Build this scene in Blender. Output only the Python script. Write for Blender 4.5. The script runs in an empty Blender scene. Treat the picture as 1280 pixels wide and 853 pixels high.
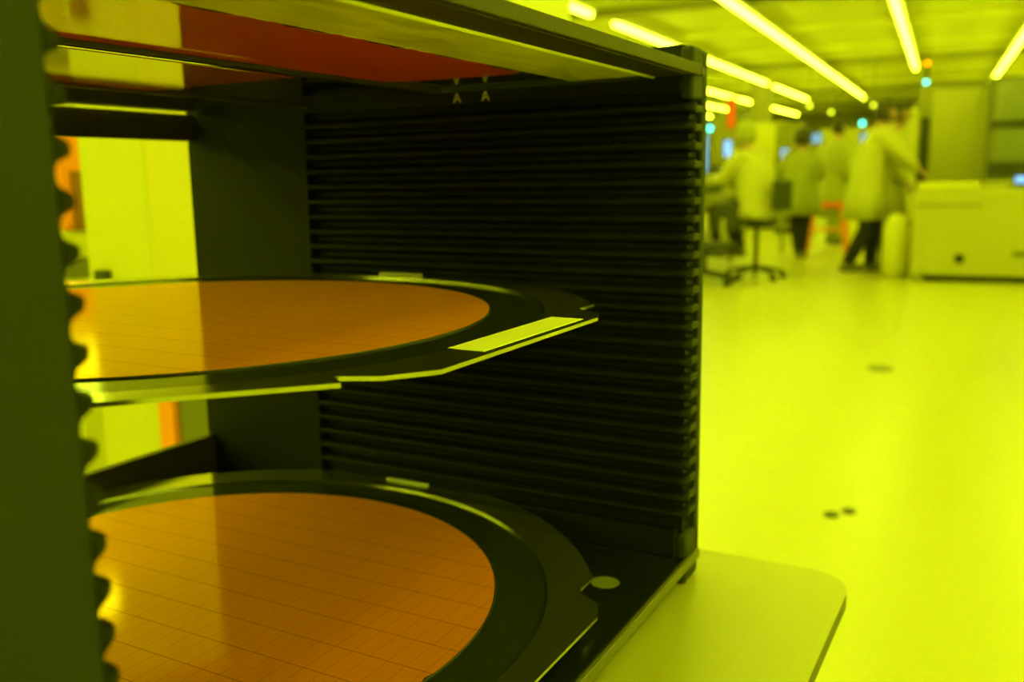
import bpy, bmesh, math, random
from mathutils import Vector, Matrix
random.seed(7)
sc = bpy.context.scene
COL = sc.collection
R = math.radians
MM = 0.001
ZC = 0.9445            # height of the cassette's own origin above the floor

# ------------------------------------------------------------------ camera
def make_camera():
    F = 1167.4
    yaw, pitch, roll = R(61.14), R(-9.783), R(-0.848)
    f = Vector((math.sin(yaw) * math.cos(pitch), math.cos(yaw) * math.cos(pitch), math.sin(pitch)))
    r = Vector((math.cos(yaw), -math.sin(yaw), 0))
    u = r.cross(f)
    r2 = r * math.cos(roll) + u * math.sin(roll)
    u2 = u * math.cos(roll) - r * math.sin(roll)
    cd = bpy.data.cameras.new('camera')
    cd.sensor_width = 36
    cd.lens = 36 * F / 1280
    cd.clip_start = 0.01
    cd.clip_end = 200
    cd.dof.use_dof = True
    cd.dof.focus_distance = 0.37
    cd.dof.aperture_fstop = 9.3
    cam = bpy.data.objects.new('camera', cd)
    m = Matrix((r2, u2, -f)).transposed().to_4x4()
    m.translation = Vector((-0.30904, -0.35375, 0.99998))
    cam.matrix_world = m
    COL.objects.link(cam)
    sc.camera = cam
make_camera()

# ------------------------------------------------------------------ world, exposure
w = bpy.data.worlds.new('world')
sc.world = w
w.use_nodes = True
w.node_tree.nodes['Background'].inputs[0].default_value = (0.75, 1.0, 0.02, 1)
w.node_tree.nodes['Background'].inputs[1].default_value = 0.2
sc.view_settings.view_transform = 'Standard'
sc.view_settings.look = 'None'
sc.view_settings.gamma = 1
sc.view_settings.use_curve_mapping = False
sc.view_settings.exposure = 0.0
LAMP = (0.84, 1.0, 0.032)      # the yellow-filtered tubes of a lithography bay
LAMP_STRENGTH = 22

# ------------------------------------------------------------------ room frame (the tool bays run along U)
AZ = R(85.606)
U = Vector((math.sin(AZ), math.cos(AZ), 0))
V = Vector((-U.y, U.x, 0))
O = Vector((-0.309, -0.354, 0))
ROT = R(90) - AZ
SL = 0.0199
def rm(u, v, z=0.0): return O + U * u + V * v + Vector((0, 0, z))

# ------------------------------------------------------------------ materials
def mat(name, col, rough=0.5, metal=0.0, ior=1.5, emis=None, estr=0.0, noise=0.0, nscale=30, bump=0.0, bscale=200,
        rough_var=0.0, alpha=1.0, coat=0.0, stretch=(1, 1, 1)):
    m = bpy.data.materials.new(name)
    m.use_nodes = True
    nt = m.node_tree
    b = nt.nodes['Principled BSDF']
    b.inputs['Base Color'].default_value = (*col, 1)
    b.inputs['Roughness'].default_value = rough
    b.inputs['Metallic'].default_value = metal
    b.inputs['IOR'].default_value = ior
    b.inputs['Alpha'].default_value = alpha
    b.inputs['Coat Weight'].default_value = coat
    if emis:
        b.inputs['Emission Color'].default_value = (*emis, 1)
        b.inputs['Emission Strength'].default_value = estr
    tc = nt.nodes.new('ShaderNodeTexCoord')
    mp = nt.nodes.new('ShaderNodeMapping')
    mp.inputs['Scale'].default_value = stretch
    nt.links.new(tc.outputs['Object'], mp.inputs[0])
    if noise or rough_var:
        n = nt.nodes.new('ShaderNodeTexNoise')
        n.inputs['Scale'].default_value = nscale
        n.inputs['Detail'].default_value = 5
        nt.links.new(mp.outputs[0], n.inputs['Vector'])
        if noise:
            mx = nt.nodes.new('ShaderNodeMix')
            mx.data_type = 'RGBA'
            mx.inputs[6].default_value = (*[c * (1 - noise) for c in col], 1)
            mx.inputs[7].default_value = (*[min(1, c * (1 + noise)) for c in col], 1)
            nt.links.new(n.outputs[0], mx.inputs[0])
            nt.links.new(mx.outputs[2], b.inputs['Base Color'])
        if rough_var:
            mr = nt.nodes.new('ShaderNodeMapRange')
            mr.inputs['From Min'].default_value = 0.3
            mr.inputs['From Max'].default_value = 0.7
            mr.inputs['To Min'].default_value = max(0, rough - rough_var)
            mr.inputs['To Max'].default_value = rough + rough_var
            nt.links.new(n.outputs[0], mr.inputs[0])
            nt.links.new(mr.outputs[0], b.inputs['Roughness'])
    if bump:
        n2 = nt.nodes.new('ShaderNodeTexNoise')
        n2.inputs['Scale'].default_value = bscale
        nt.links.new(mp.outputs[0], n2.inputs['Vector'])
        bp = nt.nodes.new('ShaderNodeBump')
        bp.inputs['Strength'].default_value = bump
        bp.inputs['Distance'].default_value = 0.0005
        nt.links.new(n2.outputs[0], bp.inputs['Height'])
        nt.links.new(bp.outputs[0], b.inputs['Normal'])
    return m

def wafer_mat():
    """copper-orange patterned silicon: scribe lines along Y every 20.7 mm and along X every 9.4 mm, die lines between.
    a broad coppery lobe scattered by the dies under a clear sharp reflection"""
    m = bpy.data.materials.new('wafer_pattern'); m.use_nodes = True
    nt = m.node_tree; nt.nodes.clear(); L = nt.links.new
    out = nt.nodes.new('ShaderNodeOutputMaterial')
    tc = nt.nodes.new('ShaderNodeTexCoord')
    sep = nt.nodes.new('ShaderNodeSeparateXYZ'); L(tc.outputs['Object'], sep.inputs[0])
    def M(op, a, b_=None):
        n = nt.nodes.new('ShaderNodeMath'); n.operation = op
        for i, x in enumerate((a, b_)):
            if x is None: continue
            if isinstance(x, (int, float)): n.inputs[i].default_value = x
            else: L(x, n.inputs[i])
        return n.outputs[0]
    def line(axis, period, off, width):
        q = M('DIVIDE', M('ADD', axis, off), period)
        d = M('MULTIPLY', M('ABSOLUTE', M('SUBTRACT', M('FRACT', q), 0.5)), period)
        return M('LESS_THAN', d, width)
    x, y = sep.outputs[0], sep.outputs[1]
    k = M('ADD', M('MULTIPLY', line(x, 0.0207, 0.0014, 0.00022), 0.8), M('MULTIPLY', line(y, 0.0094, 0.0001, 0.00017), 0.4))
    k = M('MINIMUM', M('ADD', k, M('MULTIPLY', M('ADD', line(x, 0.00345, 0.0002, 0.00008), line(y, 0.00313, 0.0001, 0.00007)), 0.14)), 0.8)
    def ramp(c0, c1):
        mx = nt.nodes.new('ShaderNodeMix'); mx.data_type = 'RGBA'
        mx.inputs[6].default_value = (*c0, 1); mx.inputs[7].default_value = (*c1, 1)
        L(k, mx.inputs[0]); return mx.outputs[2]
    di = nt.nodes.new('ShaderNodeBsdfDiffuse'); L(ramp((0.62, 0.16, 0.0), (0.12, 0.03, 0)), di.inputs[0])
    g1 = nt.nodes.new('ShaderNodeBsdfGlossy'); g1.inputs['Roughness'].default_value = 0.5; L(ramp((1.0, 0.42, 0.01), (0.3, 0.12, 0)), g1.inputs[0])
    mx1 = nt.nodes.new('ShaderNodeMixShader'); mx1.inputs[0].default_value = 0.18
    sh = nt.nodes.new('ShaderNodeBsdfSheen'); sh.inputs['Roughness'].default_value = 0.35; sh.inputs[0].default_value = (1.0, 0.40, 0.0, 1)
    ad = nt.nodes.new('ShaderNodeAddShader'); L(di.outputs[0], ad.inputs[0]); L(sh.outputs[0], ad.inputs[1])
    L(ad.outputs[0], mx1.inputs[1]); L(g1.outputs[0], mx1.inputs[2])
    g2 = nt.nodes.new('ShaderNodeBsdfGlossy'); g2.inputs['Roughness'].default_value = 0.10; L(ramp((1.0, 0.72, 0.1), (0.4, 0.25, 0.05)), g2.inputs[0])
    fr = nt.nodes.new('ShaderNodeFresnel'); fr.inputs[0].default_value = 1.6
    mx2 = nt.nodes.new('ShaderNodeMixShader')
    L(fr.outputs[0], mx2.inputs[0]); L(mx1.outputs[0], mx2.inputs[1]); L(g2.outputs[0], mx2.inputs[2])
    L(mx2.outputs[0], out.inputs[0])
    return m

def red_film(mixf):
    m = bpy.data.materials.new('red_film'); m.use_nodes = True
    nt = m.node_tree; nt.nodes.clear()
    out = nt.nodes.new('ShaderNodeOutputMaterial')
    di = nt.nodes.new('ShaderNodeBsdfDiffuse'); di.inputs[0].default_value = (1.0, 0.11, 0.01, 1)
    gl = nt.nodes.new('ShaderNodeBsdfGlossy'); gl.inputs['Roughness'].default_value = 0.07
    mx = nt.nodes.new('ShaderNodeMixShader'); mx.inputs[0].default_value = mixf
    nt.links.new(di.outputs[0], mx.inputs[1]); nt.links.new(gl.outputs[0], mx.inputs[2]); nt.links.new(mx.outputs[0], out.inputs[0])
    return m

def film_mat():
    m = bpy.data.materials.new('dicing_tape'); m.use_nodes = True
    nt = m.node_tree; nt.nodes.clear()
    out = nt.nodes.new('ShaderNodeOutputMaterial')
    tr = nt.nodes.new('ShaderNodeBsdfTransparent'); tr.inputs[0].default_value = (0.62, 0.7, 0.5, 1)
    di = nt.nodes.new('ShaderNodeBsdfDiffuse'); di.inputs[0].default_value = (0.075, 0.09, 0.03, 1)
    gl = nt.nodes.new('ShaderNodeBsdfGlossy'); gl.inputs['Roughness'].default_value = 0.12
    fr = nt.nodes.new('ShaderNodeFresnel'); fr.inputs[0].default_value = 1.9
    m1 = nt.nodes.new('ShaderNodeMixShader'); m1.inputs[0].default_value = 0.3
    m2 = nt.nodes.new('ShaderNodeMixShader')
    L = nt.links.new
    L(tr.outputs[0], m1.inputs[1]); L(di.outputs[0], m1.inputs[2])
    L(fr.outputs[0], m2.inputs[0]); L(m1.outputs[0], m2.inputs[1]); L(gl.outputs[0], m2.inputs[2])
    L(m2.outputs[0], out.inputs[0])
    return m

MT = dict(
    anod_lit=mat('lit_anodised', (0.02, 0.025, 0.007), rough=0.6, ior=1.4),  # black anodising painted lighter for fronts that catch the room light
    anod=mat('black_anodised', (0.0055, 0.0072, 0.002), rough=0.62, ior=1.3, noise=0.12, nscale=60, bump=0.25, bscale=900),
    anod_face=mat('olive_anodised', (0.012, 0.018, 0.004), rough=0.65, ior=1.4, noise=0.15, nscale=12, bump=0.3, bscale=1200),
    bar=mat('worn_metal_bar', (0.05, 0.043, 0.008), rough=0.5, ior=1.3, metal=0.0, noise=0.15, nscale=80, bump=0.3, bscale=900),
    bar2=mat('worn_lower_bar', (0.16, 0.16, 0.04), rough=0.42, metal=0.3, noise=0.15, nscale=80),
    mirror=mat('polished_aluminium', (0.78, 0.76, 0.4), rough=0.06, metal=1.0, noise=0.04, nscale=20, rough_var=0.03, bump=0.06, bscale=60, stretch=(1, 5, 1)),
    under=mat('dark_underside', (0.03, 0.022, 0.012), rough=0.5),
    base=mat('glossy_black_base', (0.008, 0.010, 0.006), rough=0.22),
    steel=mat('ring_steel', (0.6, 0.6, 0.3), rough=0.14, metal=0.95, noise=0.06, nscale=40, bump=0.05, bscale=1500),
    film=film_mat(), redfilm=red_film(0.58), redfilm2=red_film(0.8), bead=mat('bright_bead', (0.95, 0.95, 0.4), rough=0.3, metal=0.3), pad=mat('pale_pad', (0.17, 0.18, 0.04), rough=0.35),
    scratched=mat('scratched_aluminium', (0.95, 0.95, 0.2), rough=0.42, metal=0.3, noise=0.5, nscale=24, rough_var=0.12, bump=0.9, bscale=160, stretch=(1, 4, 1)),
    wafer=wafer_mat(),
    edge=mat('silicon_edge', (0.02, 0.02, 0.015), rough=0.4),
    label=mat('white_label', (0.98, 0.98, 0.3), rough=0.4),
    plate=mat('satin_white_plate', (0.40, 0.39, 0.05), rough=0.33, noise=0.03, nscale=8, bump=0.08, bscale=1500),
    plate_edge=mat('dark_plate_edge', (0.1, 0.1, 0.06), rough=0.5),
    floor=mat('vinyl_floor', (0.51, 0.50, 0.07), rough=0.32, noise=0.012, nscale=0.8, rough_var=0.02),
    ceil=mat('ceiling_paint', (0.72, 0.71, 0.08), rough=0.6, noise=0.2, nscale=1.1),
    wallp=mat('wall_paint', (0.5, 0.5, 0.1), rough=0.6, noise=0.1, nscale=0.6),
    lamp=mat('tube_light', (0.9, 0.9, 0.5), emis=LAMP, estr=LAMP_STRENGTH),
    housing=mat('fixture_white', (0.8, 0.8, 0.7), rough=0.5),
    white=mat('cabinet_white', (0.62, 0.60, 0.06), rough=0.38),
    white2=mat('cabinet_warm_white', (0.66, 0.59, 0.06), rough=0.38),
    cream=mat('machine_cream', (0.44, 0.43, 0.08), rough=0.45),
    grey=mat('machine_grey', (0.28, 0.27, 0.06), rough=0.5),
    olive=mat('machine_olive', (0.15, 0.155, 0.04), rough=0.5),
    dark=mat('dark_plastic', (0.03, 0.035, 0.02), rough=0.5),
    black=mat('black_rubber', (0.012, 0.014, 0.01), rough=0.6),
    orange=mat('orange_plastic', (0.95, 0.28, 0.03), rough=0.45),
    brown=mat('brown_plastic', (0.28, 0.10, 0.03), rough=0.5),
    red=mat('red_enamel', (0.9, 0.1, 0.02), rough=0.4),
    yellow=mat('yellow_bin_plastic', (0.95, 0.9, 0.1), rough=0.5),
    chrome=mat('chrome', (0.6, 0.6, 0.55), rough=0.2, metal=1),
    coat=mat('smock_white', (0.46, 0.45, 0.1), rough=0.8, noise=0.08, nscale=6),
    coat2=mat('smock_grey', (0.32, 0.33, 0.06), rough=0.8, noise=0.08, nscale=6),
    trousers=mat('black_trousers', (0.012, 0.012, 0.012), rough=0.8),
    skin=mat('skin', (0.45, 0.28, 0.2), rough=0.55),
    hair=mat('dark_hair', (0.035, 0.03, 0.02), rough=0.7),
    glove=mat('green_glove', (0.05, 0.25, 0.08), rough=0.5),
    shoe=mat('grey_shoe', (0.14, 0.14, 0.1), rough=0.6),
    glass=mat('dark_glass', (0.20, 0.22, 0.12), rough=0.12),
    screen=mat('blue_screen', (0.1, 0.2, 0.5), emis=(0.16, 0.34, 0.75), estr=0.9),
    screen2=mat('bright_blue_screen', (0.1, 0.2, 0.5), emis=(0.22, 0.5, 1.0), estr=1.4),
    cyan=mat('cyan_lamp', (0.1, 0.8, 0.6), emis=(0.10, 1.0, 0.75), estr=4.5),
    amber=mat('amber_lamp', (0.9, 0.3, 0.0), emis=(1.0, 0.2, 0.0), estr=4.5),
    yspot=mat('yellow_indicator', (0.9, 0.9, 0.1), emis=(0.85, 1.0, 0.03), estr=3.0),
    silver=mat('pale_mark', (0.6, 0.6, 0.5), rough=0.4),
)

# ------------------------------------------------------------------ mesh helpers
def finish(name, bm, m, parent=None, smooth=False, loc=None):
    me = bpy.data.meshes.new(name)
    bmesh.ops.recalc_face_normals(bm, faces=bm.faces)
    bm.to_mesh(me); bm.free()
    if smooth:
        for p in me.polygons: p.use_smooth = True
    me.materials.append(m)
    o = bpy.data.objects.new(name, me)
    COL.objects.link(o)
    if parent: o.parent = parent
    if loc is not None: o.location = loc
    return o

def box(bm, x0, x1, y0, y1, z0, z1, bev=0.0, seg=2):
    b2 = bmesh.new()
    bmesh.ops.create_cube(b2, size=1)
    for v in b2.verts:
        v.co = Vector(((x0 + x1) / 2 + v.co.x * (x1 - x0), (y0 + y1) / 2 + v.co.y * (y1 - y0), (z0 + z1) / 2 + v.co.z * (z1 - z0)))
    if bev: bmesh.ops.bevel(b2, geom=b2.edges[:], offset=bev, segments=seg, affect='EDGES', profile=0.5)
    me = bpy.data.meshes.new('t'); b2.to_mesh(me); b2.free(); bm.from_mesh(me); bpy.data.meshes.remove(me)

def bx(name, m, x0, x1, y0, y1, z0, z1, parent=None, bev=0.0, seg=2):
    bm = bmesh.new(); box(bm, x0, x1, y0, y1, z0, z1, bev, seg)
    return finish(name, bm, m, parent)

def tube(bm, pts, rads, n=10, cap=True, squash=None):
    """swept tube; pts list of Vector, rads radius or (a,b)"""
    rings = []
    pts = [Vector(p) for p in pts]
    prev = None
    for i, p in enumerate(pts):
        if i == 0: t = pts[1] - p
        elif i == len(pts) - 1: t = p - pts[i - 1]
        else: t = (pts[i + 1] - pts[i - 1])
        t.normalize()
        if prev is None:
            a = Vector((1, 0, 0)) if abs(t.x) < 0.8 else Vector((0, 1, 0))
            a = (a - t * a.dot(t)).normalized()
        else:
            a = (prev - t * prev.dot(t)).normalized()
        prev = a
        b = t.cross(a)
        r = rads[i] if isinstance(rads, (list, tuple)) else rads
        ra, rb = (r if isinstance(r, (list, tuple)) else (r, r))
        rings.append([bm.verts.new(p + a * math.cos(2 * math.pi * k / n) * ra + b * math.sin(2 * math.pi * k / n) * rb) for k in range(n)])
    for i in range(len(rings) - 1):
        for k in range(n):
            bm.faces.new((rings[i][k], rings[i][(k + 1) % n], rings[i + 1][(k + 1) % n], rings[i + 1][k]))
    if cap:
        bm.faces.new(rings[0][::-1]); bm.faces.new(rings[-1])

def cyl(name, m, p0, p1, r, parent=None, n=20, r1=None):
    bm = bmesh.new(); tube(bm, [p0, p1], [r, r if r1 is None else r1], n)
    return finish(name, bm, m, parent, smooth=False)

def prism(bm, outer, z0, z1, bev=0.0):
    """extruded polygon"""
    vs = [bm.verts.new((x, y, z0)) for x, y in outer]
    f = bm.faces.new(vs)
    r = bmesh.ops.extrude_face_region(bm, geom=[f])
    bmesh.ops.translate(bm, vec=(0, 0, z1 - z0), verts=[g for g in r['geom'] if isinstance(g, bmesh.types.BMVert)])

def flat_shape(name, outer, holes, z0, z1, m, parent=None):
    """flat plate with holes, built as an extruded 2D curve turned into a mesh"""
    cu = bpy.data.curves.new(name, 'CURVE'); cu.dimensions = '2D'; cu.fill_mode = 'BOTH'
    cu.extrude = (z1 - z0) / 2
    for loop in [outer] + holes:
        s = cu.splines.new('POLY'); s.points.add(len(loop) - 1)
        for p, c in zip(s.points, loop): p.co = (c[0], c[1], 0, 1)
        s.use_cyclic_u = True
    tmp = bpy.data.objects.new('tmp', cu)
    me = bpy.data.meshes.new_from_object(tmp)
    bpy.data.objects.remove(tmp)
    me.name = name
    me.transform(Matrix.Translation((0, 0, (z0 + z1) / 2)))
    me.materials.clear(); me.materials.append(m)
    o = bpy.data.objects.new(name, me); COL.objects.link(o)
    if parent: o.parent = parent
    return o

def circle(cx, cy, r, n=96): return [(cx + r * math.cos(2 * math.pi * k / n), cy + r * math.sin(2 * math.pi * k / n)) for k in range(n)]

def thing(name, label, cat, loc=(0, 0, 0), rz=0.0, group=None):
    o = bpy.data.objects.new(name, None); o.empty_display_size = 0.05
    COL.objects.link(o); o.location = loc; o.rotation_euler = (0, 0, rz)
    o['label'] = label; o['category'] = cat
    if group: o['group'] = group
    return o

def tag(o, label, cat, group=None):
    o['label'] = label; o['category'] = cat
    if group: o['group'] = group
    return o

def struct(o): o['kind'] = 'structure'; return o

# ================================================================== ROOM SHELL
U0, U1, V0, V1 = -14.0, 47.0, -8.0, 13.0
def rbox(name, m, u0, u1, v0, v1, z0, z1, parent=None, bev=0.0):
    """box in room axes, as its own object placed at its centre-bottom"""
    bm = bmesh.new(); box(bm, -(u1 - u0) / 2, (u1 - u0) / 2, -(v1 - v0) / 2, (v1 - v0) / 2, 0, z1 - z0, bev)
    o = finish(name, bm, m, parent)
    o.location = rm((u0 + u1) / 2, (v0 + v1) / 2, z0); o.rotation_euler = (0, 0, ROT)
    return o
struct(rbox('floor', MT['floor'], U0, U1, V0, V1, -0.1, 0))
c = rbox('ceiling', MT['ceil'], U0 - 1, U1 + 1, V0 - 1, V1 + 1, 0, 0.1)
c.location = rm(20, 2.5, 2.93 + 20 * SL); c.rotation_euler = (0, -math.atan(SL), ROT); struct(c)
for nm, a in (('wall_back', (U0 - .1, U0, V0, V1)), ('wall_front', (U1, U1 + .1, V0, V1)), ('wall_right', (U0, U1, V0 - .1, V0)), ('wall_left', (U0, U1, V1, V1 + .1))):
    struct(rbox(nm, MT['wallp'], *a, 0, 4.2))
for i, uu in enumerate([3 + 3.0 * k for k in range(14)]):       # crosswise ceiling grid beams
    o = rbox('trim_%d' % (i + 1), MT['grey' if i % 3 == 0 else 'ceil'], uu, uu + 0.12, V0, V1, 0, 0.09)
    o.location.z = 2.835 + uu * SL; struct(o)

# ================================================================== CEILING LIGHTS
rows = [
    (9.1, [(-12, 11.1), (12, 30), (31, 43.9)], 'furthest left of the ceiling light lines, lowest above the cassette edge'),
    (7.26, [(-12, 11.1), (12, 24), (25, 37.3)], 'second lowest of the ceiling light lines beside the cassette'),
    (5.7, [(-12, 11.1), (12, 34), (35.8, 42.1)], 'third ceiling light line beside the cassette, broken by one gap'),
    (3.95, [(-12, 11.1), (12.03, 23.7), (24.9, 31.2)], 'ceiling light line passing just above the cassette corner'),
    (2.3, [(-12, 31.1)], 'long unbroken diagonal ceiling light line in the middle of the ceiling'),
    (0.6, [(-12, 21.8)], 'steep ceiling light line ending at the orange beacon'),
    (-1.05, [(-12, 27.6)], 'ceiling light line leaning right above the dark windowed tool'),
    (-2.75, [(-12, 11), (12, 30)], 'ceiling light line outside the right edge, nearest the right bay'),
    (-4.45, [(-12, 11), (12, 30)], 'ceiling light line outside the right edge, second from the right wall'),
    (-6.15, [(-12, 11), (12, 30)], 'ceiling light line outside the right edge, along the right wall'),
]
for v, segs, lab in rows:
    t = thing('ceiling_light', lab, 'light', rm(0, v, 2.70), 0)
    t.rotation_euler = (0, -math.atan(SL), ROT)
    for a, b in segs:
        bm = bmesh.new(); box(bm, a, b, -0.026, 0.026, 0.0, 0.05, 0.012)
        finish('tube', bm, MT['lamp'], t)
        bx('housing', MT['housing'], a, b, -0.07, 0.07, 0.052, 0.10, t)
    n = 0
    for a, b in segs:
        x = a + 1.0
        while x < b:
            cyl('hanger', MT['housing'], (x, 0, 0.1), (x, 0, 0.235), 0.006, t, n=6); x += 6.0

# ================================================================== CASSETTE
CZ = Vector((0, 0, ZC))
cas = thing('wafer_cassette', 'open black metal wafer cassette with grooved side walls filling the foreground', 'cassette', (0, 0, ZC - 0.181))
OFF = -0.0; BZ = 181.0      # part coordinates in mm, z measured from the cassette origin, shifted by BZ to the base
def cbox(name, m, x0, x1, y0, y1, z0, z1, parent=cas, bev=0.4):
    return bx(name, m, x0 * MM, x1 * MM, y0 * MM, y1 * MM, (z0 + BZ) * MM, (z1 + BZ) * MM, parent, bev * MM)

def rib_mesh(side, lead):
    """one comb tooth running front to back; rounded tip, rounded in plan at the front. local z=0 at its centre"""
    bm = bmesh.new()
    prof = [(0, 3.8), (1.4, 3.0), (3.4, 2.3), (5.2, 1.75), (6.1, 1.25), (6.45, 0.7), (6.5, 0.0)]
    full = prof + [(a, -b) for a, b in prof[::-1][1:]]
    ys = []
    for k in range(7):
        t = math.pi / 2 * k / 6
        ys.append((-192.8 + 6.0 * (1 - math.cos(t)), math.sin(t) * 0.999 + 0.001))
    ys.append((81.0, 1.0))
    rings = []
    for y, s in ys:
        rings.append([bm.verts.new((side * (193.5 - a * s) * MM, y * MM, b * MM)) for a, b in full])
    for i in range(len(rings) - 1):
        for k in range(len(full) - 1):
            bm.faces.new((rings[i][k], rings[i][k + 1], rings[i + 1][k + 1], rings[i + 1][k]))
    bm.faces.new(rings[0]); bm.faces.new(rings[-1][::-1])
    bmesh.ops.remove_doubles(bm, verts=bm.verts, dist=1e-6)
    return bm

for side, wname in ((-1, 'left'), (1, 'right')):
    x0, x1 = (193.5, 215) if side > 0 else (-215, -193.5)
    bm = bmesh.new()
    # side plate outline in the YZ plane with rounded corners
    pts = []
    zt, zb, yf, yr, rr = 126, -181, (-188.6 if side > 0 else -192.5), 187, 4.5
    for cy, cz, a0 in ((yr - rr, zt - rr, 0), (yf + rr, zt - rr, 90), (yf + rr, zb + rr, 180), (yr - rr, zb + rr, 270)):
        for k in range(5):
            a = R(a0 + 22.5 * k); pts.append((cy + rr * math.cos(a), cz + rr * math.sin(a)))
    lo = [bm.verts.new((x0 * MM, p[0] * MM, (p[1] + BZ) * MM)) for p in pts]
    hi = [bm.verts.new((x1 * MM, p[0] * MM, (p[1] + BZ) * MM)) for p in pts]
    bm.faces.new(lo); bm.faces.new(hi[::-1])
    for k in range(len(pts)):
        bm.faces.new((lo[k], lo[(k + 1) % len(pts)], hi[(k + 1) % len(pts)], hi[k]))
    plate = finish('side_plate', bm, MT['anod' if side > 0 else 'anod_face'], cas)
    if side > 0:    # outer front rim, thin strip ahead of the slot pockets
        bm = bmesh.new()
        box(bm, 207.5 * MM, 215 * MM, -192 * MM, -184 * MM, (-171 + BZ) * MM, (124 + BZ) * MM, 1.5 * MM)
        box(bm, 190 * MM, 209 * MM, -191.5 * MM, -184 * MM, (97 + BZ) * MM, (125 + BZ) * MM, 2 * MM)
        box(bm, 190 * MM, 214.6 * MM, -192 * MM, -184 * MM, (-181 + BZ) * MM, (-150 + BZ) * MM, 3 * MM)
        finish('front_rim', bm, MT['anod_lit'], cas)
    xi0, xi1 = (187, 194) if side > 0 else (-194, -187)
    cbox('smooth_panel', MT['anod'], xi0, xi1, 76, 187, -178, 124, cas, 0.6)
    cbox('top_land', MT['anod'], xi0, xi1, -186, 76.5, 101.5, 109, cas, 0.6)
    cbox('bottom_land', MT['anod'], xi0, xi1, -186, 76.5, -163.3, -147.2, cas, 0.5)
    rme = None
    for k in range(24):
        if rme is None:
            ro = finish('comb_rib', rib_mesh(side, side > 0), MT['anod'], cas)
            rme = ro.data
        else:
            ro = bpy.data.objects.new('comb_rib', rme); COL.objects.link(ro); ro.parent = cas
        ro.location = (0, 0, (92.7 - 10 * k + BZ) * MM)
        if side > 0:
            if k == 0:
                rf = bx('rib_front', MT['anod_lit'], 190.5 * MM, 208 * MM, -192 * MM, -188 * MM, -2.3 * MM, 1.9 * MM, ro, 0.9 * MM)
            else:
                rf = bpy.data.objects.new('rib_front', rf.data); COL.objects.link(rf); rf.parent = ro

# top: front bar, polished plates, cross steps, rear beam
fb = cbox('front_bar', MT['bar'], -197, 197, -194.0, -190.2, 109.5, 115.6, cas, 0.5)
cbox('front_underlip', MT['under'], -189.5, 189.5, -190.1, -171, 109.4, 115.3, cas, 0.3)
cbox('polished_top_plate', MT['mirror'], -187, 187, -170.6, -33, 110.6, 115, cas, 0.5)
bm = bmesh.new(); tube(bm, [(-186.5 * MM, -170.3 * MM, (109.7 + BZ) * MM), (186.5 * MM, -170.3 * MM, (109.7 + BZ) * MM)], 1.3 * MM, 16)
finish('lip_highlight', bm, MT['label'], cas, smooth=True)  # white tube added to paint the bright highlight along the lip
cbox('rough_front_zone', MT['scratched'], -186.5, 186.5, -170.4, -121, 110.35, 110.55, cas, 0.05)
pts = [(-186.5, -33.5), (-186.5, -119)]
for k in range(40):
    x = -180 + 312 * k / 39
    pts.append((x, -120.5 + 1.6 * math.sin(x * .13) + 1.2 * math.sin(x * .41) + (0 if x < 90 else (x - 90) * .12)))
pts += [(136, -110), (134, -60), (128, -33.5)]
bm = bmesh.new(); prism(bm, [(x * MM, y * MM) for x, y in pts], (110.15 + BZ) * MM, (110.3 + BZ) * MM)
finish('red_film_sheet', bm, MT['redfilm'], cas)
cbox('step_strip', MT['bar'], -187, 187, -34.6, -31.8, 108.2, 110.55, cas, 0.8)
m2 = cbox('polished_top_plate', MT['mirror'], -187, 187, 0, 104, 0, 3.4, cas, 0.5)
m2.location = (0, -31.5 * MM, 0)     # this plate droops a little toward the back
m2.data.transform(Matrix.Translation((0, 0, 0)))
m2.location.z = 107.4 * MM
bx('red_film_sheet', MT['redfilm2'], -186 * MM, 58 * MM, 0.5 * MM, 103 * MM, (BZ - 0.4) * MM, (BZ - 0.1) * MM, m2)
m2.rotation_euler = (R(-0.35), 0, 0)
cbox('step_strip', MT['under'], -187, 187, 72.5, 74.8, 104.9, 108.6, cas, 0.4)
cbox('polished_top_plate', MT['mirror'], -187, 187, 75.2, 176, 106.2, 109.5, cas, 0.5)
cbox('rear_top_beam', MT['under'], -187, 187, 180, 187, 86.6, 105.2, cas, 0.5)
# bottom plate with round holes
R8 = 8.2
holes = [(138.6, -163.5), (176, -150), (98, -128), (62, -140), (26, -146), (128, -112), (60, -100), (-20, -150), (165, -80), (100, -70)]
bo = [(-193, -190.3), (193, -190.3), (193, 186), (-193, 186)]
o = flat_shape('bottom_plate', [(x * MM, y * MM) for x, y in bo], [[(a * MM, b * MM) for a, b in circle(x, y, R8, 40)] for x, y in holes],
           (-170 + BZ) * MM, (-163.4 + BZ) * MM, MT['base'], cas)
cbox('front_bar', MT['bar2'], -208, 208, -195.0, -192.1, -168.8, -163.4, cas, 0.6)
cbox('front_bar_backing', MT['base'], -190, 190, -192.0, -190.4, -169.5, -163.5, cas, 0.3)
for i, (x, y) in enumerate(holes):
    bm = bmesh.new(); prism(bm, [(a * MM, b * MM) for a, b in circle(x, y, R8 - 0.3, 32)], (-169.9 + BZ) * MM, (-163.7 + BZ) * MM)
    finish('round_pad', bm, MT['pad' if i == 0 else 'bead' if i in (3, 4, 6) else 'base'], cas)
cbox('rear_bottom_beam', MT['under'], -187, 187, 180, 187, -163.4, -133, cas, 0.5)
# small screw head at the end of the top bar
bm = bmesh.new(); tube(bm, [(202 * MM, -191 * MM, (112 + BZ) * MM), (202 * MM, -193.4 * MM, (112 + BZ) * MM)], 2.6 * MM, 16)
finish('screw', bm, MT['dark'], cas)
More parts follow.
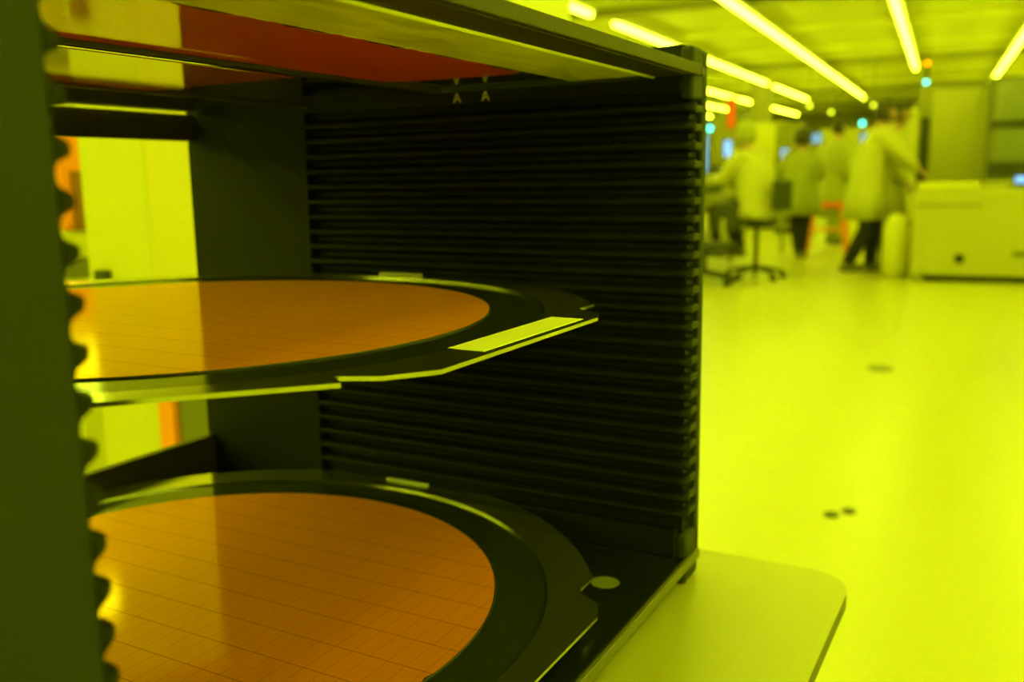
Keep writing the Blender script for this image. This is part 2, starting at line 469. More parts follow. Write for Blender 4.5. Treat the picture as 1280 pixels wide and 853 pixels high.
# two stencilled letters high on the inner side of the right wall
for yy in (-42, -62):
    cu = bpy.data.curves.new('letter', 'FONT'); cu.body = 'A'; cu.size = 8.5 * MM; cu.extrude = 0.05 * MM
    tmp = bpy.data.objects.new('tmp', cu); me = bpy.data.meshes.new_from_object(tmp); bpy.data.objects.remove(tmp)
    me.name = 'letter_mark'; me.materials.clear(); me.materials.append(MT['silver'])
    lo = bpy.data.objects.new('letter_mark', me); COL.objects.link(lo); lo.parent = cas
    lo.location = (186.85 * MM, yy * MM, (102.2 + BZ) * MM); lo.rotation_euler = (R(90), 0, R(-90))

# ------------------------------------------------------------------ film frames with wafers
def ring_outline():
    pts = [(-190.5, -78), (-142, -126), (-91, -174), (-84, -166), (-77.5, -179.5), (-61, -190.8), (65, -190.8), (77.6, -186), (84, -175),
           (88.5, -171.3), (106, -171)]
    a0 = math.degrees(math.atan2(-168, 108)); a1 = -math.degrees(math.acos(190.5 / 200))
    for k in range(13):
        a = R(a0 + (a1 - a0) * k / 12); pts.append((200 * math.cos(a), 200 * math.sin(a)))
    for base in (0, 90):
        b0, b1 = base + 17.7, base + 90 - 17.7
        for k in range(11):
            a = R(b0 + (b1 - b0) * k / 10); pts.append((200 * math.cos(a), 200 * math.sin(a)))
    return [(x * MM, y * MM) for x, y in pts]
OUT = ring_outline()
def film_frame(label, zb, with_label):
    t = thing('film_frame', label, 'wafer frame', (0, 0, ZC + zb * MM))
    ring = flat_shape('ring', OUT, [[(x * MM, y * MM) for x, y in circle(0, 0, 176.5, 160)]], 0.0, 1.5 * MM, MT['steel'], t)
    bv = ring.modifiers.new('bevel', 'BEVEL'); bv.width = 0.2 * MM; bv.segments = 2; bv.limit_method = 'ANGLE'
    bm = bmesh.new(); prism(bm, [(x * MM, y * MM) for x, y in circle(0, 0, 176.4, 128)], 0.1 * MM, 0.25 * MM)
    f = finish('tape_film', bm, MT['film'], t)
    # wafer: disc with a V notch
    wp = []
    na = math.atan2(-149, -15)
    N = 256
    for k in range(N):
        a = 2 * math.pi * k / N
        d = abs((a - na + math.pi) % (2 * math.pi) - math.pi)
        r = 150 - max(0, 1 - d / 0.02) * 1.6
        wp.append((r * math.cos(a) * MM, r * math.sin(a) * MM))
    bm = bmesh.new(); prism(bm, wp, 0.3 * MM, 0.95 * MM)
    wf = finish('wafer', bm, MT['wafer'], t)
    bm = bmesh.new()
    tube_pts = [(150.6 * math.cos(a) * MM, 150.6 * math.sin(a) * MM, 0.5 * MM) for a in [2 * math.pi * k / 200 for k in range(201)]]
    tube(bm, tube_pts, [0.45 * MM] * 201, 6, cap=False)
    finish('wafer_edge', bm, MT['edge'], wf, smooth=True)
    if with_label:
        lb = bx('sticker', MT['label'], -27 * MM, 58 * MM, -187 * MM, -171.5 * MM, 1.5 * MM, 1.62 * MM, t)
        lb['label'] = 'blank white rectangular sticker'
    # small bright steel clip on the side edge
    bm = bmesh.new(); box(bm, 186.0 * MM, 189.8 * MM, -14 * MM, 19 * MM, 1.5 * MM, 3.0 * MM, 0.7 * MM)
    finish('edge_clip', bm, MT['silver'], t)
    return t
film_frame('upper orange wafer on dark metal ring with white sticker, middle of cassette', -6.1, True)
film_frame('lower orange wafer on dark metal ring without sticker, at the cassette bottom', -147.15, False)

# ------------------------------------------------------------------ stage plate and pedestal under the cassette
st = thing('stage_table', 'pale satin table top with rounded corner carrying the cassette', 'table', (0, 0, 0))
pr = []
rr = 26
for cx, cy, a0 in ((249 - rr, 230 - rr, 0), (-249 + rr, 230 - rr, 90), (-249 + rr, -277 + rr, 180), (249 - rr, -277 + rr, 270)):
    for k in range(13):
        a = R(a0 + 7.5 * k); pr.append(((cx + rr * math.cos(a)) * MM, (cy + rr * math.sin(a)) * MM))
zt = ZC - 0.1811
bm = bmesh.new(); prism(bm, pr, zt - 0.0012, zt)
finish('table_top', bm, MT['plate'], st)
bm = bmesh.new(); prism(bm, pr, zt - 0.010, zt - 0.0013)
finish('edge_band', bm, MT['plate_edge'], st)
bx('pedestal', MT['cream'], -0.2, 0.13, -0.15, 0.2, 0.04, zt - 0.0101, st, 0.01)
bx('foot', MT['dark'], -0.25, 0.18, -0.2, 0.22, 0.0, 0.04, st, 0.008)

# ================================================================== THINGS SEEN THROUGH THE OPEN BACK
cb = thing('equipment_cabinet', 'bright white equipment cabinet seen through the open back of the cassette', 'cabinet', (0.6, 0.4, 0))
z0 = ZC
bx('body', MT['white'], 0.006, 0.7, 0.0, 0.462, 0.05, 1.75, cb, 0.004)
bx('door', MT['white'], 0.0, 0.006, 0.324, 0.46, z0 - 0.60, 1.72, cb, 0.001)
d2 = bx('door', MT['white2'], -0.001, 0.006, 0.01, 0.3215, z0 - 0.17, 1.72, cb, 0.001)
bx('latch', MT['dark'], -0.012, 0.0, 0.411, 0.436, z0 - 0.095, z0 - 0.065, cb, 0.002)
bx('orange_strip', MT['orange'], -0.012, 0.006, 0.292, 0.322, 0.1, z0 - 0.18, cb, 0.001)
bx('lower_panel', MT['olive'], -0.004, 0.006, 0.01, 0.29, 0.1, z0 - 0.18, cb, 0.001)
bx('plinth', MT['dark'], 0.03, 0.68, 0.02, 0.44, 0, 0.05, cb)
oc = thing('tool_trolley', 'orange and brown trolley behind the white cabinet, glimpsed between the left comb teeth', 'trolley', (0.885, 1.3, 0))
bx('case', MT['orange'], 0, 0.35, 0, 0.3, ZC - 0.03, ZC + 0.2, oc, 0.01)
bx('door', MT['brown'], 0.02, 0.33, -0.008, 0.0, ZC - 0.03, ZC + 0.085, oc, 0.002)
bx('body', MT['white'], 0, 0.35, 0, 0.3, ZC - 0.085, ZC - 0.031, oc, 0.004)
bx('drawer', MT['olive'], 0, 0.35, 0, 0.3, ZC - 0.125, ZC - 0.086, oc, 0.004)
bx('lower_body', MT['white'], 0, 0.35, 0, 0.3, 0.08, ZC - 0.126, oc, 0.004)
for x in (0.04, 0.31):
    for y in (0.04, 0.26):
        bm = bmesh.new(); tube(bm, [(x - .015, y, 0.04), (x + .015, y, 0.04)], 0.04, 14); finish('caster', bm, MT['black'], oc)

# ================================================================== PEOPLE
def skin_mesh(name, joints, edges, m, parent, root='pelvis', sub=1):
    names = list(joints)
    me = bpy.data.meshes.new(name)
    me.from_pydata([joints[n][0] for n in names], [(names.index(a), names.index(b)) for a, b in edges], [])
    me.materials.append(m)
    o = bpy.data.objects.new(name, me); COL.objects.link(o); o.parent = parent
    sk = o.modifiers.new('skin', 'SKIN'); sk.use_smooth_shade = True
    sv = me.skin_vertices[0] if me.skin_vertices else None
    if sv is None:
        import bpy as _b
        me.attributes.new
    for i, n in enumerate(names):
        d = me.skin_vertices[0].data[i]
        r = joints[n][1]; d.radius = (r, r) if not isinstance(r, tuple) else r
        d.use_root = (n == root)
    ss = o.modifiers.new('sub', 'SUBSURF'); ss.levels = sub; ss.render_levels = sub
    return o

def bake(o):
    """turn the modifier result into plain mesh data"""
    dg = bpy.context.evaluated_depsgraph_get()
    me = bpy.data.meshes.new_from_object(o.evaluated_get(dg))
    me.name = o.name; old = o.data; o.modifiers.clear(); o.data = me
    for p in me.polygons: p.use_smooth = True

def loft(name, rings, m, parent, n=20):
    """rings: (centre, half-depth x, half-width y)"""
    bm = bmesh.new(); rs = []
    for c, a, b in rings:
        rs.append([bm.verts.new((c[0] + a * math.cos(2 * math.pi * k / n), c[1] + b * math.sin(2 * math.pi * k / n), c[2])) for k in range(n)])
    for i in range(len(rs) - 1):
        for k in range(n): bm.faces.new((rs[i][k], rs[i][(k + 1) % n], rs[i + 1][(k + 1) % n], rs[i + 1][k]))
    bm.faces.new(rs[0][::-1]); bm.faces.new(rs[-1])
    return bm

def person(label, loc, rz, P, coat='coat', group=None, glove=False, hood=False, h=1.0, legs='trousers'):
    """P: joints in the person's frame (x forward, y left, z up), metres"""
    t = thing('person', label, 'person', loc, rz)
    V3 = lambda k: Vector(P[k])
    J = {}; E = []
    def j(n, p, r): J[n] = (tuple(Vector(p) * h), r)
    pel, chest, neck, head = V3('pelvis'), V3('chest'), V3('neck'), V3('head')
    j('pelvis', pel, (0.12, 0.14)); j('waist', pel.lerp(chest, 0.45), (0.10, 0.13)); j('chest', chest, (0.12, 0.15))
    j('neck', neck, 0.055); j('jaw', neck.lerp(head, 0.55), (0.062, 0.066)); j('head', head, (0.088, 0.082)); j('crown', head + Vector((0, 0, 0.075)), (0.06, 0.058))
    fw = (Vector(P.get('face', (1, 0, 0)))).normalized()
    j('nose_root', head + fw * 0.075 + Vector((0, 0, -0.01)), 0.022); j('nose', head + fw * 0.103 + Vector((0, 0, -0.03)), 0.012)
    E += [('pelvis', 'waist'), ('waist', 'chest'), ('chest', 'neck'), ('neck', 'jaw'), ('jaw', 'head'), ('head', 'crown'), ('head', 'nose_root'), ('nose_root', 'nose')]
    for s, sg in (('l', 1), ('r', -1)):
        sh, el, wr = V3('sh' + s), V3('el' + s), V3('wr' + s)
        j('sh' + s, sh, 0.055); j('el' + s, el, 0.042); j('wr' + s, wr, 0.028)
        d = (wr - el).normalized(); side = d.cross(Vector((0, 0, 1)));
        side = side.normalized() if side.length > 0.1 else Vector((0, 1, 0))
        palm = wr + d * 0.06
        j('palm' + s, palm, (0.036, 0.018))
        E += [('chest', 'sh' + s), ('sh' + s, 'el' + s), ('el' + s, 'wr' + s), ('wr' + s, 'palm' + s)]
        for q in range(4):
            o1 = palm + d * 0.035 + side * (q - 1.5) * 0.021
            ln = (0.062, 0.072, 0.066, 0.05)[q]
            j('k%d%s' % (q, s), o1, 0.0095); j('m%d%s' % (q, s), o1 + d * ln * .5 + Vector((0, 0, -0.006)), 0.0085)
            j('t%d%s' % (q, s), o1 + d * ln * .9 + Vector((0, 0, -0.024)), 0.007)
            E += [('palm' + s, 'k%d%s' % (q, s)), ('k%d%s' % (q, s), 'm%d%s' % (q, s)), ('m%d%s' % (q, s), 't%d%s' % (q, s))]
        j('th1' + s, palm - d * 0.02 + side * sg * 0.035, 0.011); j('th2' + s, palm + d * 0.025 + side * sg * 0.055 + Vector((0, 0, -.01)), 0.009)
        E += [('palm' + s, 'th1' + s), ('th1' + s, 'th2' + s)]
        hp, kn, an = V3('hip' + s), V3('kn' + s), V3('an' + s)
        j('hip' + s, hp, 0.085); j('kn' + s, kn, 0.055); j('an' + s, an, 0.038)
        toe = an + Vector(P.get('toe', (0.13, 0, -0.045)))
        j('toe' + s, toe, 0.03)
        E += [('pelvis', 'hip' + s), ('hip' + s, 'kn' + s), ('kn' + s, 'an' + s), ('an' + s, 'toe' + s)]
    b = skin_mesh('body', J, E, MT['skin'], t); t['_'] = 1; del t['_']
    bodies.append(b)
    # trousers
    bm = bmesh.new()
    for s in 'lr':
        hp, kn, an = V3('hip' + s) * h, V3('kn' + s) * h, V3('an' + s) * h
        tube(bm, [hp, hp.lerp(kn, .5), kn, kn.lerp(an, .5), an + Vector((0, 0, .01))], [0.112, 0.095, 0.078, 0.072, 0.062], 12)
    finish('trousers', bm, MT[legs], t, smooth=True)
    for s in 'lr':
        an = V3('an' + s) * h; tv = Vector(P.get('toe', (0.13, 0, -0.045)))
        d = Vector((tv.x, tv.y, 0)).normalized()
        bm = bmesh.new(); z = an.z - 0.03
        a = Vector((an.x, an.y, z))
        tube(bm, [a - d * 0.075, a - d * 0.03, a + d * 0.06, a + d * 0.15, a + d * 0.19], [(.02, .03), (.05, .045), (.042, .046), (.036, .045), (.015, .025)], 10)
        finish('shoe', bm, MT['shoe'], t, smooth=True)
    # smock: torso loft + sleeves
    hem = P['hem']; rings = []
    ctr = P.get('hemc', pel)
    hb = Vector((ctr[0], ctr[1], hem))
    rings.append((hb * h, 0.20, 0.26)); rings.append((hb.lerp(Vector(pel), .5) * h, 0.185, 0.24)); rings.append((pel * h, 0.165, 0.215))
    rings.append((pel.lerp(chest, .5) * h, 0.15, 0.20)); rings.append((chest * h, 0.155, 0.215))
    up = chest.lerp(neck, .55); rings.append((up * h, 0.12, 0.20)); rings.append((chest.lerp(neck, .85) * h, 0.075, 0.10)); rings.append((neck * h, 0.062, 0.066))
    bm = loft('smock', rings, MT[coat], t)
    for s in 'lr':
        sh, el, wr = V3('sh' + s) * h, V3('el' + s) * h, V3('wr' + s) * h
        inner = sh.lerp(chest * h, .35)
        tube(bm, [inner, sh, sh.lerp(el, .5), el, el.lerp(wr, .5), wr], [0.085, 0.092, 0.08, 0.068, 0.06, 0.045], 12)
    finish('smock', bm, MT[coat], t, smooth=True)
    # hair: cap covering the back and top of the skull, or a hood
    hc = head * h
    bm = bmesh.new()
    bmesh.ops.create_uvsphere(bm, u_segments=20, v_segments=14, radius=0.118)
    for v in bm.verts: v.co = Vector((v.co.x * 0.98, v.co.y * 0.86, v.co.z * 1.12))
    kill = [v for v in bm.verts if v.co.dot(fw) > 0.035 and v.co.z < 0.05 or v.co.z < -0.1]
    bmesh.ops.delete(bm, geom=kill, context='VERTS')
    bmesh.ops.translate(bm, verts=bm.verts, vec=hc - fw * 0.012 + Vector((0, 0, 0.012)))
    ho = finish('hair' if not hood else 'hood', bm, MT['hair' if not hood else 'coat2'], t, smooth=True)
    sm = ho.modifiers.new('solid', 'SOLIDIFY'); sm.thickness = 0.012
    for s in (1, -1):
        side = Vector((-fw.y, fw.x, 0)).normalized()
        bm = bmesh.new(); bmesh.ops.create_uvsphere(bm, u_segments=8, v_segments=6, radius=0.013)
        bmesh.ops.translate(bm, verts=bm.verts, vec=hc + fw * 0.078 + side * s * 0.032 + Vector((0, 0, 0.005)))
        finish('eye', bm, MT['dark'], t, smooth=True)
    if glove:
        pass
    return t
bodies = []
STAND = dict(pelvis=(0, 0, 0.92), chest=(0.0, 0, 1.25), neck=(0, 0, 1.46), head=(0.02, 0, 1.61),
             shl=(0, 0.18, 1.38), shr=(0, -0.18, 1.38), ell=(0.0, 0.25, 1.1), elr=(0.0, -0.25, 1.1), wrl=(0.15, 0.2, 0.92), wrr=(0.15, -0.2, 0.92),
             hipl=(0, 0.09, 0.88), hipr=(0, -0.09, 0.88), knl=(0.02, 0.1, 0.48), knr=(0.02, -0.1, 0.48), anl=(0, 0.1, 0.08), anr=(0, -0.1, 0.08), hem=0.5)
def pose(**k): d = dict(STAND); d.update(k); return d
right = ROT - R(90); left = ROT + R(90); away = ROT; toward = ROT + R(180)

# near man, leaning right with his arm out to the machine
person('person in long white smock and black trousers reaching right toward the machine', rm(10.3, 0.70), right - R(-12), pose(
    pelvis=(0.0, 0, 0.92), chest=(0.06, 0, 1.25), neck=(0.12, 0, 1.47), head=(0.19, 0, 1.60),
    shl=(0.08, 0.19, 1.37), shr=(0.10, -0.17, 1.39), ell=(0.28, 0.22, 1.19), elr=(0.33, -0.15, 1.18), wrl=(0.50, 0.15, 1.06), wrr=(0.46, -0.12, 1.07),
    knl=(0.12, 0.1, 0.48), knr=(0.02, -0.1, 0.47), anl=(0.10, 0.1, 0.08), anr=(-0.15, -0.1, 0.09), hem=0.55, hemc=(-0.02, 0, 0.9)))
person('person with dark hair seen behind the reaching one, closest to the grey column', rm(10.95, 0.50), right, pose(
    chest=(0.02, 0, 1.25), head=(0.1, 0, 1.62), neck=(0.05, 0, 1.46)))
person('person in pale smock standing with back turned beside the seated worker', rm(12.05, 1.55), away - R(15), pose(
    head=(-0.0, 0, 1.55), neck=(0, 0, 1.4), chest=(0, 0, 1.2), pelvis=(0, 0, 0.90), shl=(0, .18, 1.33), shr=(0, -.18, 1.33), hem=0.56,
    knl=(0.02, 0.07, 0.48), knr=(0.02, -0.05, 0.48), anl=(0.1, 0.05, 0.08), anr=(-0.05, -0.04, 0.08),
    wrl=(0.2, 0.14, 1.05), wrr=(0.2, -0.14, 1.05)), coat='coat2', h=0.93)
person('person partly hidden in the gap between the two standing workers', rm(14.4, 1.38), right + R(30), pose(
    head=(0.05, 0, 1.66), neck=(0, 0, 1.5)), coat='coat2', legs='coat2')
person('person seated on the high office chair at the left, in white smock', rm(9.4, 1.62), left - R(25), dict(
    pelvis=(0, 0, 0.72), chest=(0.06, 0, 1.06), neck=(0.12, 0, 1.26), head=(0.17, 0, 1.40), shl=(0.1, 0.18, 1.19), shr=(0.1, -0.18, 1.19),
    ell=(0.25, 0.2, 0.98), elr=(0.28, -0.2, 0.98), wrl=(0.48, 0.14, 0.97), wrr=(0.5, -0.14, 0.97), hipl=(0.02, 0.1, 0.70), hipr=(0.02, -0.1, 0.70),
    knl=(0.42, 0.12, 0.67), knr=(0.42, -0.12, 0.67), anl=(0.34, 0.12, 0.27), anr=(0.28, -0.12, 0.27), hem=0.60, hemc=(-0.03, 0, 0.5)), hood=True)
bpy.context.view_layer.update()
for b in bodies: bake(b)

def office_chair(label, loc, rz, h=0.44):
    t = thing('office_chair', label, 'chair', loc, rz)
    bx('seat', MT['dark'], -0.22, 0.22, -0.22, 0.22, h - 0.06, h, t, 0.02)
    bx('backrest', MT['dark'], -0.30, -0.25, -0.15, 0.15, h + 0.08, h + 0.36, t, 0.024)
    bx('back_stem', MT['chrome'], -0.27, -0.24, -0.03, 0.03, h - 0.05, h + 0.2, t, 0.004)
    cyl('gas_column', MT['dark'], (0, 0, 0.12), (0, 0, h - 0.06), 0.025, t)
    for k in range(5):
        a = 2 * math.pi * k / 5 + 0.3
        ex, ey = 0.28 * math.cos(a), 0.28 * math.sin(a)
        bm = bmesh.new(); tube(bm, [(0, 0, 0.12), (ex, ey, 0.075)], [0.026, 0.016], 8)
        lg = finish('leg', bm, MT['dark'], t)
        bm = bmesh.new(); s = Vector((-ey, ex, 0)).normalized() * 0.022
        tube(bm, [Vector((ex, ey, 0.032)) - s, Vector((ex, ey, 0.032)) + s], 0.032, 12)
        finish('caster', bm, MT['black'], lg)
    return t
office_chair('dark office chair carrying the seated worker', rm(9.4, 1.62), left - R(25), 0.60)
office_chair('empty dark office chair nearer the camera, left of the seated worker', rm(8.75, 1.98), left + R(60), 0.40)

# ================================================================== LEFT BENCH
dk = thing('workbench', 'grey workbench at the left behind the cassette edge', 'workbench', rm(9.6, 2.42), ROT)
bx('worktop', MT['grey'], -0.5, 1.6, -0.25, 0.9, 0.78, 0.82, dk, 0.005)
for x in (-0.45, 1.55):
    for y in (-0.2, 0.85): bx('leg', MT['grey'], x - .025, x + .025, y - .025, y + .025, 0, 0.78, dk)
bx('shelf', MT['grey'], -0.45, 1.55, -0.2, 0.85, 0.36, 0.39, dk)
def monitor(label, loc, rz, w, h, m='screen', stand=0.15):
    t = thing('monitor', label, 'monitor', loc, rz)
    bx('bezel', MT['dark'], -0.02, 0.02, -w / 2, w / 2, stand, stand + h, t, 0.005)
    bx('screen', MT[m], -0.024, -0.0201, -w / 2 + .015, w / 2 - .015, stand + .015, stand + h - .015, t)
    bx('stand', MT['dark'], -0.01, 0.03, -0.03, 0.03, 0.01, stand, t)
    bx('foot', MT['dark'], -0.09, 0.1, -0.12, 0.12, 0, 0.012, t)
    return t
monitor('blue screen monitor beside the cassette edge, on the workbench', rm(9.8, 2.36, 0.82), ROT, 0.35, 0.40, 'screen', 0.22)
o = thing('instrument_box', 'black instrument box on the workbench below the blue monitor', 'instrument', rm(10.4, 2.45, 0.82), ROT)
bx('case', MT['dark'], 0, 0.4, -0.2, 0.35, 0, 0.3, o, 0.01); bx('panel', MT['olive'], -0.006, 0, -0.17, 0.32, 0.03, 0.26, o)
o = thing('storage_box', 'dark storage box on the shelf beneath the workbench', 'box', rm(9.85, 2.62, 0.39), ROT)
bx('box', MT['dark'], -0.3, 0.25, -0.2, 0.35, 0, 0.24, o, 0.01); bx('lid', MT['olive'], -0.31, 0.26, -0.21, 0.36, 0.24, 0.27, o, 0.006)
o = thing('floor_box', 'small pale crate on the floor under the workbench', 'crate', rm(9.8, 2.6, 0), ROT)
bx('box', MT['yellow'], -0.3, 0.2, -0.1, 0.3, 0, 0.25, o, 0.01); bx('rim', MT['grey'], -0.31, 0.21, -0.11, 0.31, 0.25, 0.27, o)

# ================================================================== RIGHT MACHINE
mc = thing('process_machine', 'large cream process machine with a lid at the right edge', 'machine', rm(9.6, 0.22), ROT)
bx('body', MT['cream'], 0, 1.1, -2.6, 0.0, 0.06, 0.86, mc, 0.02)
bx('plinth', MT['black'], 0.04, 1.05, -2.55, -0.12, 0.0, 0.06, mc)
bx('lid', MT['white'], 0.0, 0.7, -0.56, -0.03, 0.86, 0.92, mc, 0.015)
bx('lid_seam', MT['olive'], -0.006, 0.001, -0.58, -0.02, 0.70, 0.715, mc)
bm = bmesh.new(); tube(bm, [(-0.012, -0.42, 0.22), (0.0, -0.42, 0.22)], 0.045, 20); finish('round_port', bm, MT['black'], mc)
bm = bmesh.new(); tube(bm, [(-0.012, -0.92, 0.27), (0.0, -0.92, 0.27)], 0.03, 16); finish('round_port', bm, MT['olive'], mc)
bx('label_slot', MT['olive'], -0.01, 0.0, -1.0, -0.85, 0.25, 0.29, mc, 0.004)
bm = bmesh.new(); tube(bm, [(-0.012, -1.2, 0.80), (0.0, -1.2, 0.80)], 0.05, 16); finish('round_port', bm, MT['olive'], mc)
bx('foot', MT['grey'], 0.02, 0.1, -0.1, -0.02, 0.0, 0.06, mc)
# tall column housing behind
tc = thing('column_housing', 'tall pale grey equipment column behind the cream machine', 'column', rm(11.3, 0.26), ROT)
bx('body', MT['grey'], 0, 0.6, -0.72, 0.0, 0, 1.93, tc, 0.01)
bx('door', MT['cream'], -0.012, 0.0, -0.69, -0.14, 0.1, 1.88, tc, 0.004)
bx('dark_slot', MT['dark'], -0.01, 0.0, -0.12, -0.03, 0.9, 1.6, tc, 0.002)
# dark windowed tool
wt = thing('windowed_tool', 'dark olive tool with wide windows standing behind the cream machine', 'machine', rm(10.75, -0.40), ROT)
bx('base', MT['cream'], 0, 1.0, -1.8, 0, 0, 0.92, wt, 0.01)
bx('frame', MT['olive'], 0.04, 1.0, -1.8, 0, 0.92, 1.95, wt, 0.01)
bx('window', MT['glass'], 0.02, 0.04, -1.7, -0.06, 1.52, 1.90, wt, 0.003)
bx('window', MT['glass'], 0.02, 0.04, -1.7, -0.06, 1.12, 1.44, wt, 0.003)
bx('rail', MT['dark'], 0.0, 0.04, -1.75, -0.03, 1.45, 1.51, wt, 0.003)
bx('dark_tray', MT['dark'], 0.01, 0.04, -1.75, -0.03, 0.97, 1.10, wt, 0.003)
monitor('small blue screen on top of the cream machine', rm(9.9, -0.68, 0.861), ROT, 0.13, 0.09, 'screen2', 0.03)
# beacon tower
bt = thing('signal_tower', 'signal tower with orange lamp above cyan lamp on the grey column', 'beacon', rm(11.36, 0.20, 1.93), ROT)
cyl('pole', MT['grey'], (0, 0, -0.0), (0, 0, 0.03), 0.02, bt)
cyl('lamp', MT['cyan'], (0, 0, 0.03), (0, 0, 0.065), 0.022, bt)
cyl('spacer', MT['dark'], (0, 0, 0.065), (0, 0, 0.225), 0.02, bt)
cyl('lamp', MT['amber'], (0, 0, 0.225), (0, 0, 0.26), 0.022, bt)

# ================================================================== FAR BAYS
def cab(name, label, cat, u, v, w, d, h, m, extra=None):
    """cabinet facing the camera end of the bay; v is its right edge, w grows to the left"""
    t = thing(name, label, cat, rm(u, v), ROT)
    bx('body', MT[m], 0, d, 0, w, 0.08, h, t, 0.01)
    bx('plinth', MT['dark'], 0.03, d - .03, 0.03, w - .03, 0, 0.08, t)
    bx('door', MT[extra or m], -0.015, 0, 0.04, w - 0.04, 0.12, h - 0.06, t, 0.004)
    bx('handle', MT['dark'], -0.03, -0.015, w - 0.12, w - 0.09, h * 0.45, h * 0.6, t)
    return t
cab('tall_cabinet', 'tall shaded equipment cabinet behind the seated worker', 'cabinet', 15.5, 2.95, 0.5, 0.7, 2.05, 'olive', 'grey')
cab('tall_cabinet', 'bright cream cabinet between the seated worker and the standing one', 'cabinet', 18.5, 2.75, 1.0, 0.7, 2.0, 'white', 'white')
cab('tall_cabinet', 'grey cabinet right behind the standing worker with turned back', 'cabinet', 17.0, 2.25, 0.4, 0.7, 1.9, 'grey')
cab('tall_cabinet', 'wide cream cabinet far down the aisle behind the hidden worker', 'cabinet', 24.0, 1.2, 1.5, 0.8, 2.1, 'cream', 'cream')
cab('tall_cabinet', 'white cabinet at the far left, glimpsed beside the cassette edge', 'cabinet', 14.2, 3.8, 1.1, 0.7, 1.6, 'white', 'white2')
cab('tall_cabinet', 'tall grey cabinet far down the aisle beside the column', 'cabinet', 20.0, 0.25, 0.8, 0.8, 2.3, 'grey', 'cream')
cab('tall_cabinet', 'large olive cabinet deep in the left bay', 'cabinet', 27.0, 5.2, 2.2, 1.0, 2.1, 'olive', 'grey')
cab('tall_cabinet', 'cream cabinet block at the very end of the aisle', 'cabinet', 38.0, 1.6, 3.5, 1.0, 2.4, 'cream')
sp = thing('support_column', 'slim structural column crossing the left ceiling light lines', 'column', rm(23.9, 4.0), ROT)
bx('shaft', MT['grey'], 0, 0.35, -0.1, 0.35, 0, 3.28, sp, 0.01); bx('base_plate', MT['dark'], -0.05, 0.4, -0.15, 0.4, 0, 0.03, sp)
# red hose trolley and yellow bin
rd = thing('step_stool', 'orange-red step stool on the floor in the aisle between the workers', 'stool', rm(13.2, 1.35), ROT)
bx('top_step', MT['red'], -0.15, 0.15, -0.22, 0.22, 0.58, 0.64, rd, 0.01)
for s in (-1, 1):
    for q in (-1, 1):
        bm = bmesh.new(); tube(bm, [(0.1 * q, 0.18 * s, 0.58), (0.2 * q, 0.27 * s, 0.0)], 0.03, 8); finish('leg', bm, MT['orange'], rd)
bx('step', MT['orange'], -0.2, -0.05, -0.2, 0.2, 0.28, 0.31, rd, 0.004)
yb = thing('waste_bin', 'bright yellow bin standing right of the orange-red stool', 'bin', rm(13.1, 0.93), ROT)
bm = bmesh.new(); tube(bm, [(0, 0, 0), (0, 0, 0.52)], [0.12, 0.16], 20); finish('bucket', bm, MT['yellow'], yb, smooth=False)
bm = bmesh.new(); tube(bm, [(0, 0, 0.52), (0, 0, 0.55)], [0.165, 0.15], 20); finish('lid', bm, MT['white'], yb)
wr = thing('round_drum', 'rounded white drum standing just left of the cream machine', 'drum', rm(9.95, 0.36), ROT)
bm = bmesh.new(); tube(bm, [(0, 0, 0.0), (0, 0, 0.05), (0, 0, 0.5), (0, 0, 0.62)], [0.10, 0.13, 0.13, 0.06], 20); finish('drum', bm, MT['white'], wr, smooth=True)
bm = bmesh.new(); tube(bm, [(0, 0, 0.62), (0, 0, 0.65)], [0.05, 0.05], 14); finish('cap', bm, MT['grey'], wr)

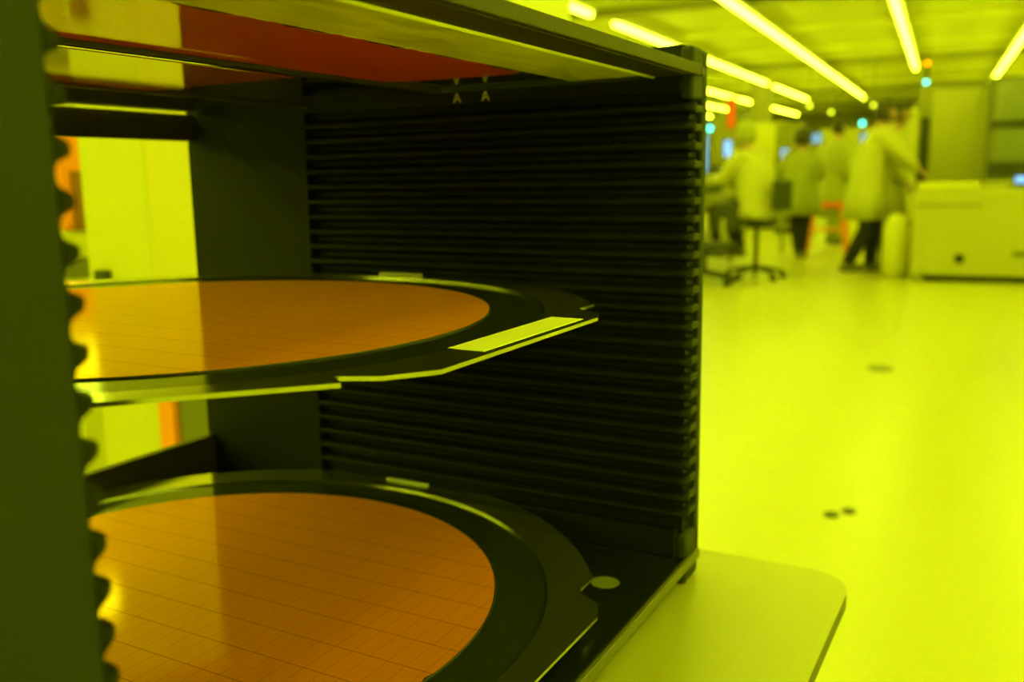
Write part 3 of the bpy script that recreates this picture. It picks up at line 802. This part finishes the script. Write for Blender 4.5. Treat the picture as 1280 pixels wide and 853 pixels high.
def device(name, label, cat, u, v, z, w, h, m, post=True):
    t = thing(name, label, cat, rm(u, v, 0), ROT)
    bx('casing', MT['dark'], 0.0, 0.04, -w / 2 - .01, w / 2 + .01, z - .01, z + h + .01, t, 0.004)
    bx('face', MT[m], -0.006, 0, -w / 2, w / 2, z, z + h, t)
    if post: bx('post', MT['grey'], 0.01, 0.05, -0.02, 0.02, 0, z - .01, t)
    return t
device('tablet', 'bright blue tablet held up beside the turned-back worker', 'tablet', 12.6, 1.84, 1.12, 0.08, 0.22, 'screen2')
device('display', 'tiny pale blue display right of the turned-back worker head', 'display', 16.0, 1.85, 1.52, 0.14, 0.14, 'screen')
device('display', 'pale blue display behind the reaching worker back', 'display', 15.2, 1.06, 1.48, 0.13, 0.12, 'screen')
device('indicator_lamp', 'greenish white lamp above the reaching worker back', 'lamp', 17.5, 1.28, 1.84, 0.07, 0.07, 'cyan')
device('indicator_lamp', 'pale green lamp high beside the cassette edge', 'lamp', 15.0, 3.35, 1.72, 0.07, 0.07, 'cyan')
device('display', 'white-blue display below the pale green lamp by the cassette', 'display', 14.0, 2.86, 1.3, 0.1, 0.22, 'screen2')
device('warning_sign', 'red upright sign near the cassette edge behind the seated worker', 'sign', 14.9, 3.0, 1.75, 0.12, 0.45, 'red')
spots = [(1085, 128, 'nearest below the long diagonal light line'), (1096, 137, 'right of the pair below the diagonal light line'), (1023, 132, 'right of the broken light line'),
         (1048, 142, 'between the broken light line and the aisle end'), (941, 145, 'above the seated worker')]
pos = [(22, 1.60, 2.62), (22, 1.40, 2.47), (22, 2.72, 2.52), (22, 2.26, 2.36), (22, 4.26, 2.25)]
for (px, py, s), (u, v, z) in zip(spots, pos):
    t = thing('indicator_lamp', 'small round yellow lamp ' + s, 'lamp', rm(u, v, z), ROT)
    bm = bmesh.new(); bmesh.ops.create_uvsphere(bm, u_segments=12, v_segments=8, radius=0.04); finish('bulb', bm, MT['yspot'], t, smooth=True)
    cyl('hanger', MT['grey'], (0, 0, 0.06), (0, 0, 2.835 + u * SL - z + 0.08), 0.01, t, n=6)

# marks on the floor
fm = [(5.15, 0.23, 0.13, 0.06, 'faint dark mark on the floor, farther of the floor marks'),
      (2.86, 0.195, 0.042, 0.022, 'dark oval mark on the floor, right one of the near pair'),
      (2.81, 0.240, 0.046, 0.022, 'dark oval mark on the floor, left one of the near pair')]
for u, v, a, b_, lab in fm:
    bm = bmesh.new(); prism(bm, [(b_ * 1.3 * math.cos(t), a * 0.5 * math.sin(t)) for t in [2 * math.pi * k / 20 for k in range(20)]], 0.0, 0.002)
    o = finish('floor_mark', bm, MT['dark'] if u < 4 else MT['olive'])
    o.location = rm(u, v, 0.0005); o.rotation_euler = (0, 0, ROT); tag(o, lab, 'mark')
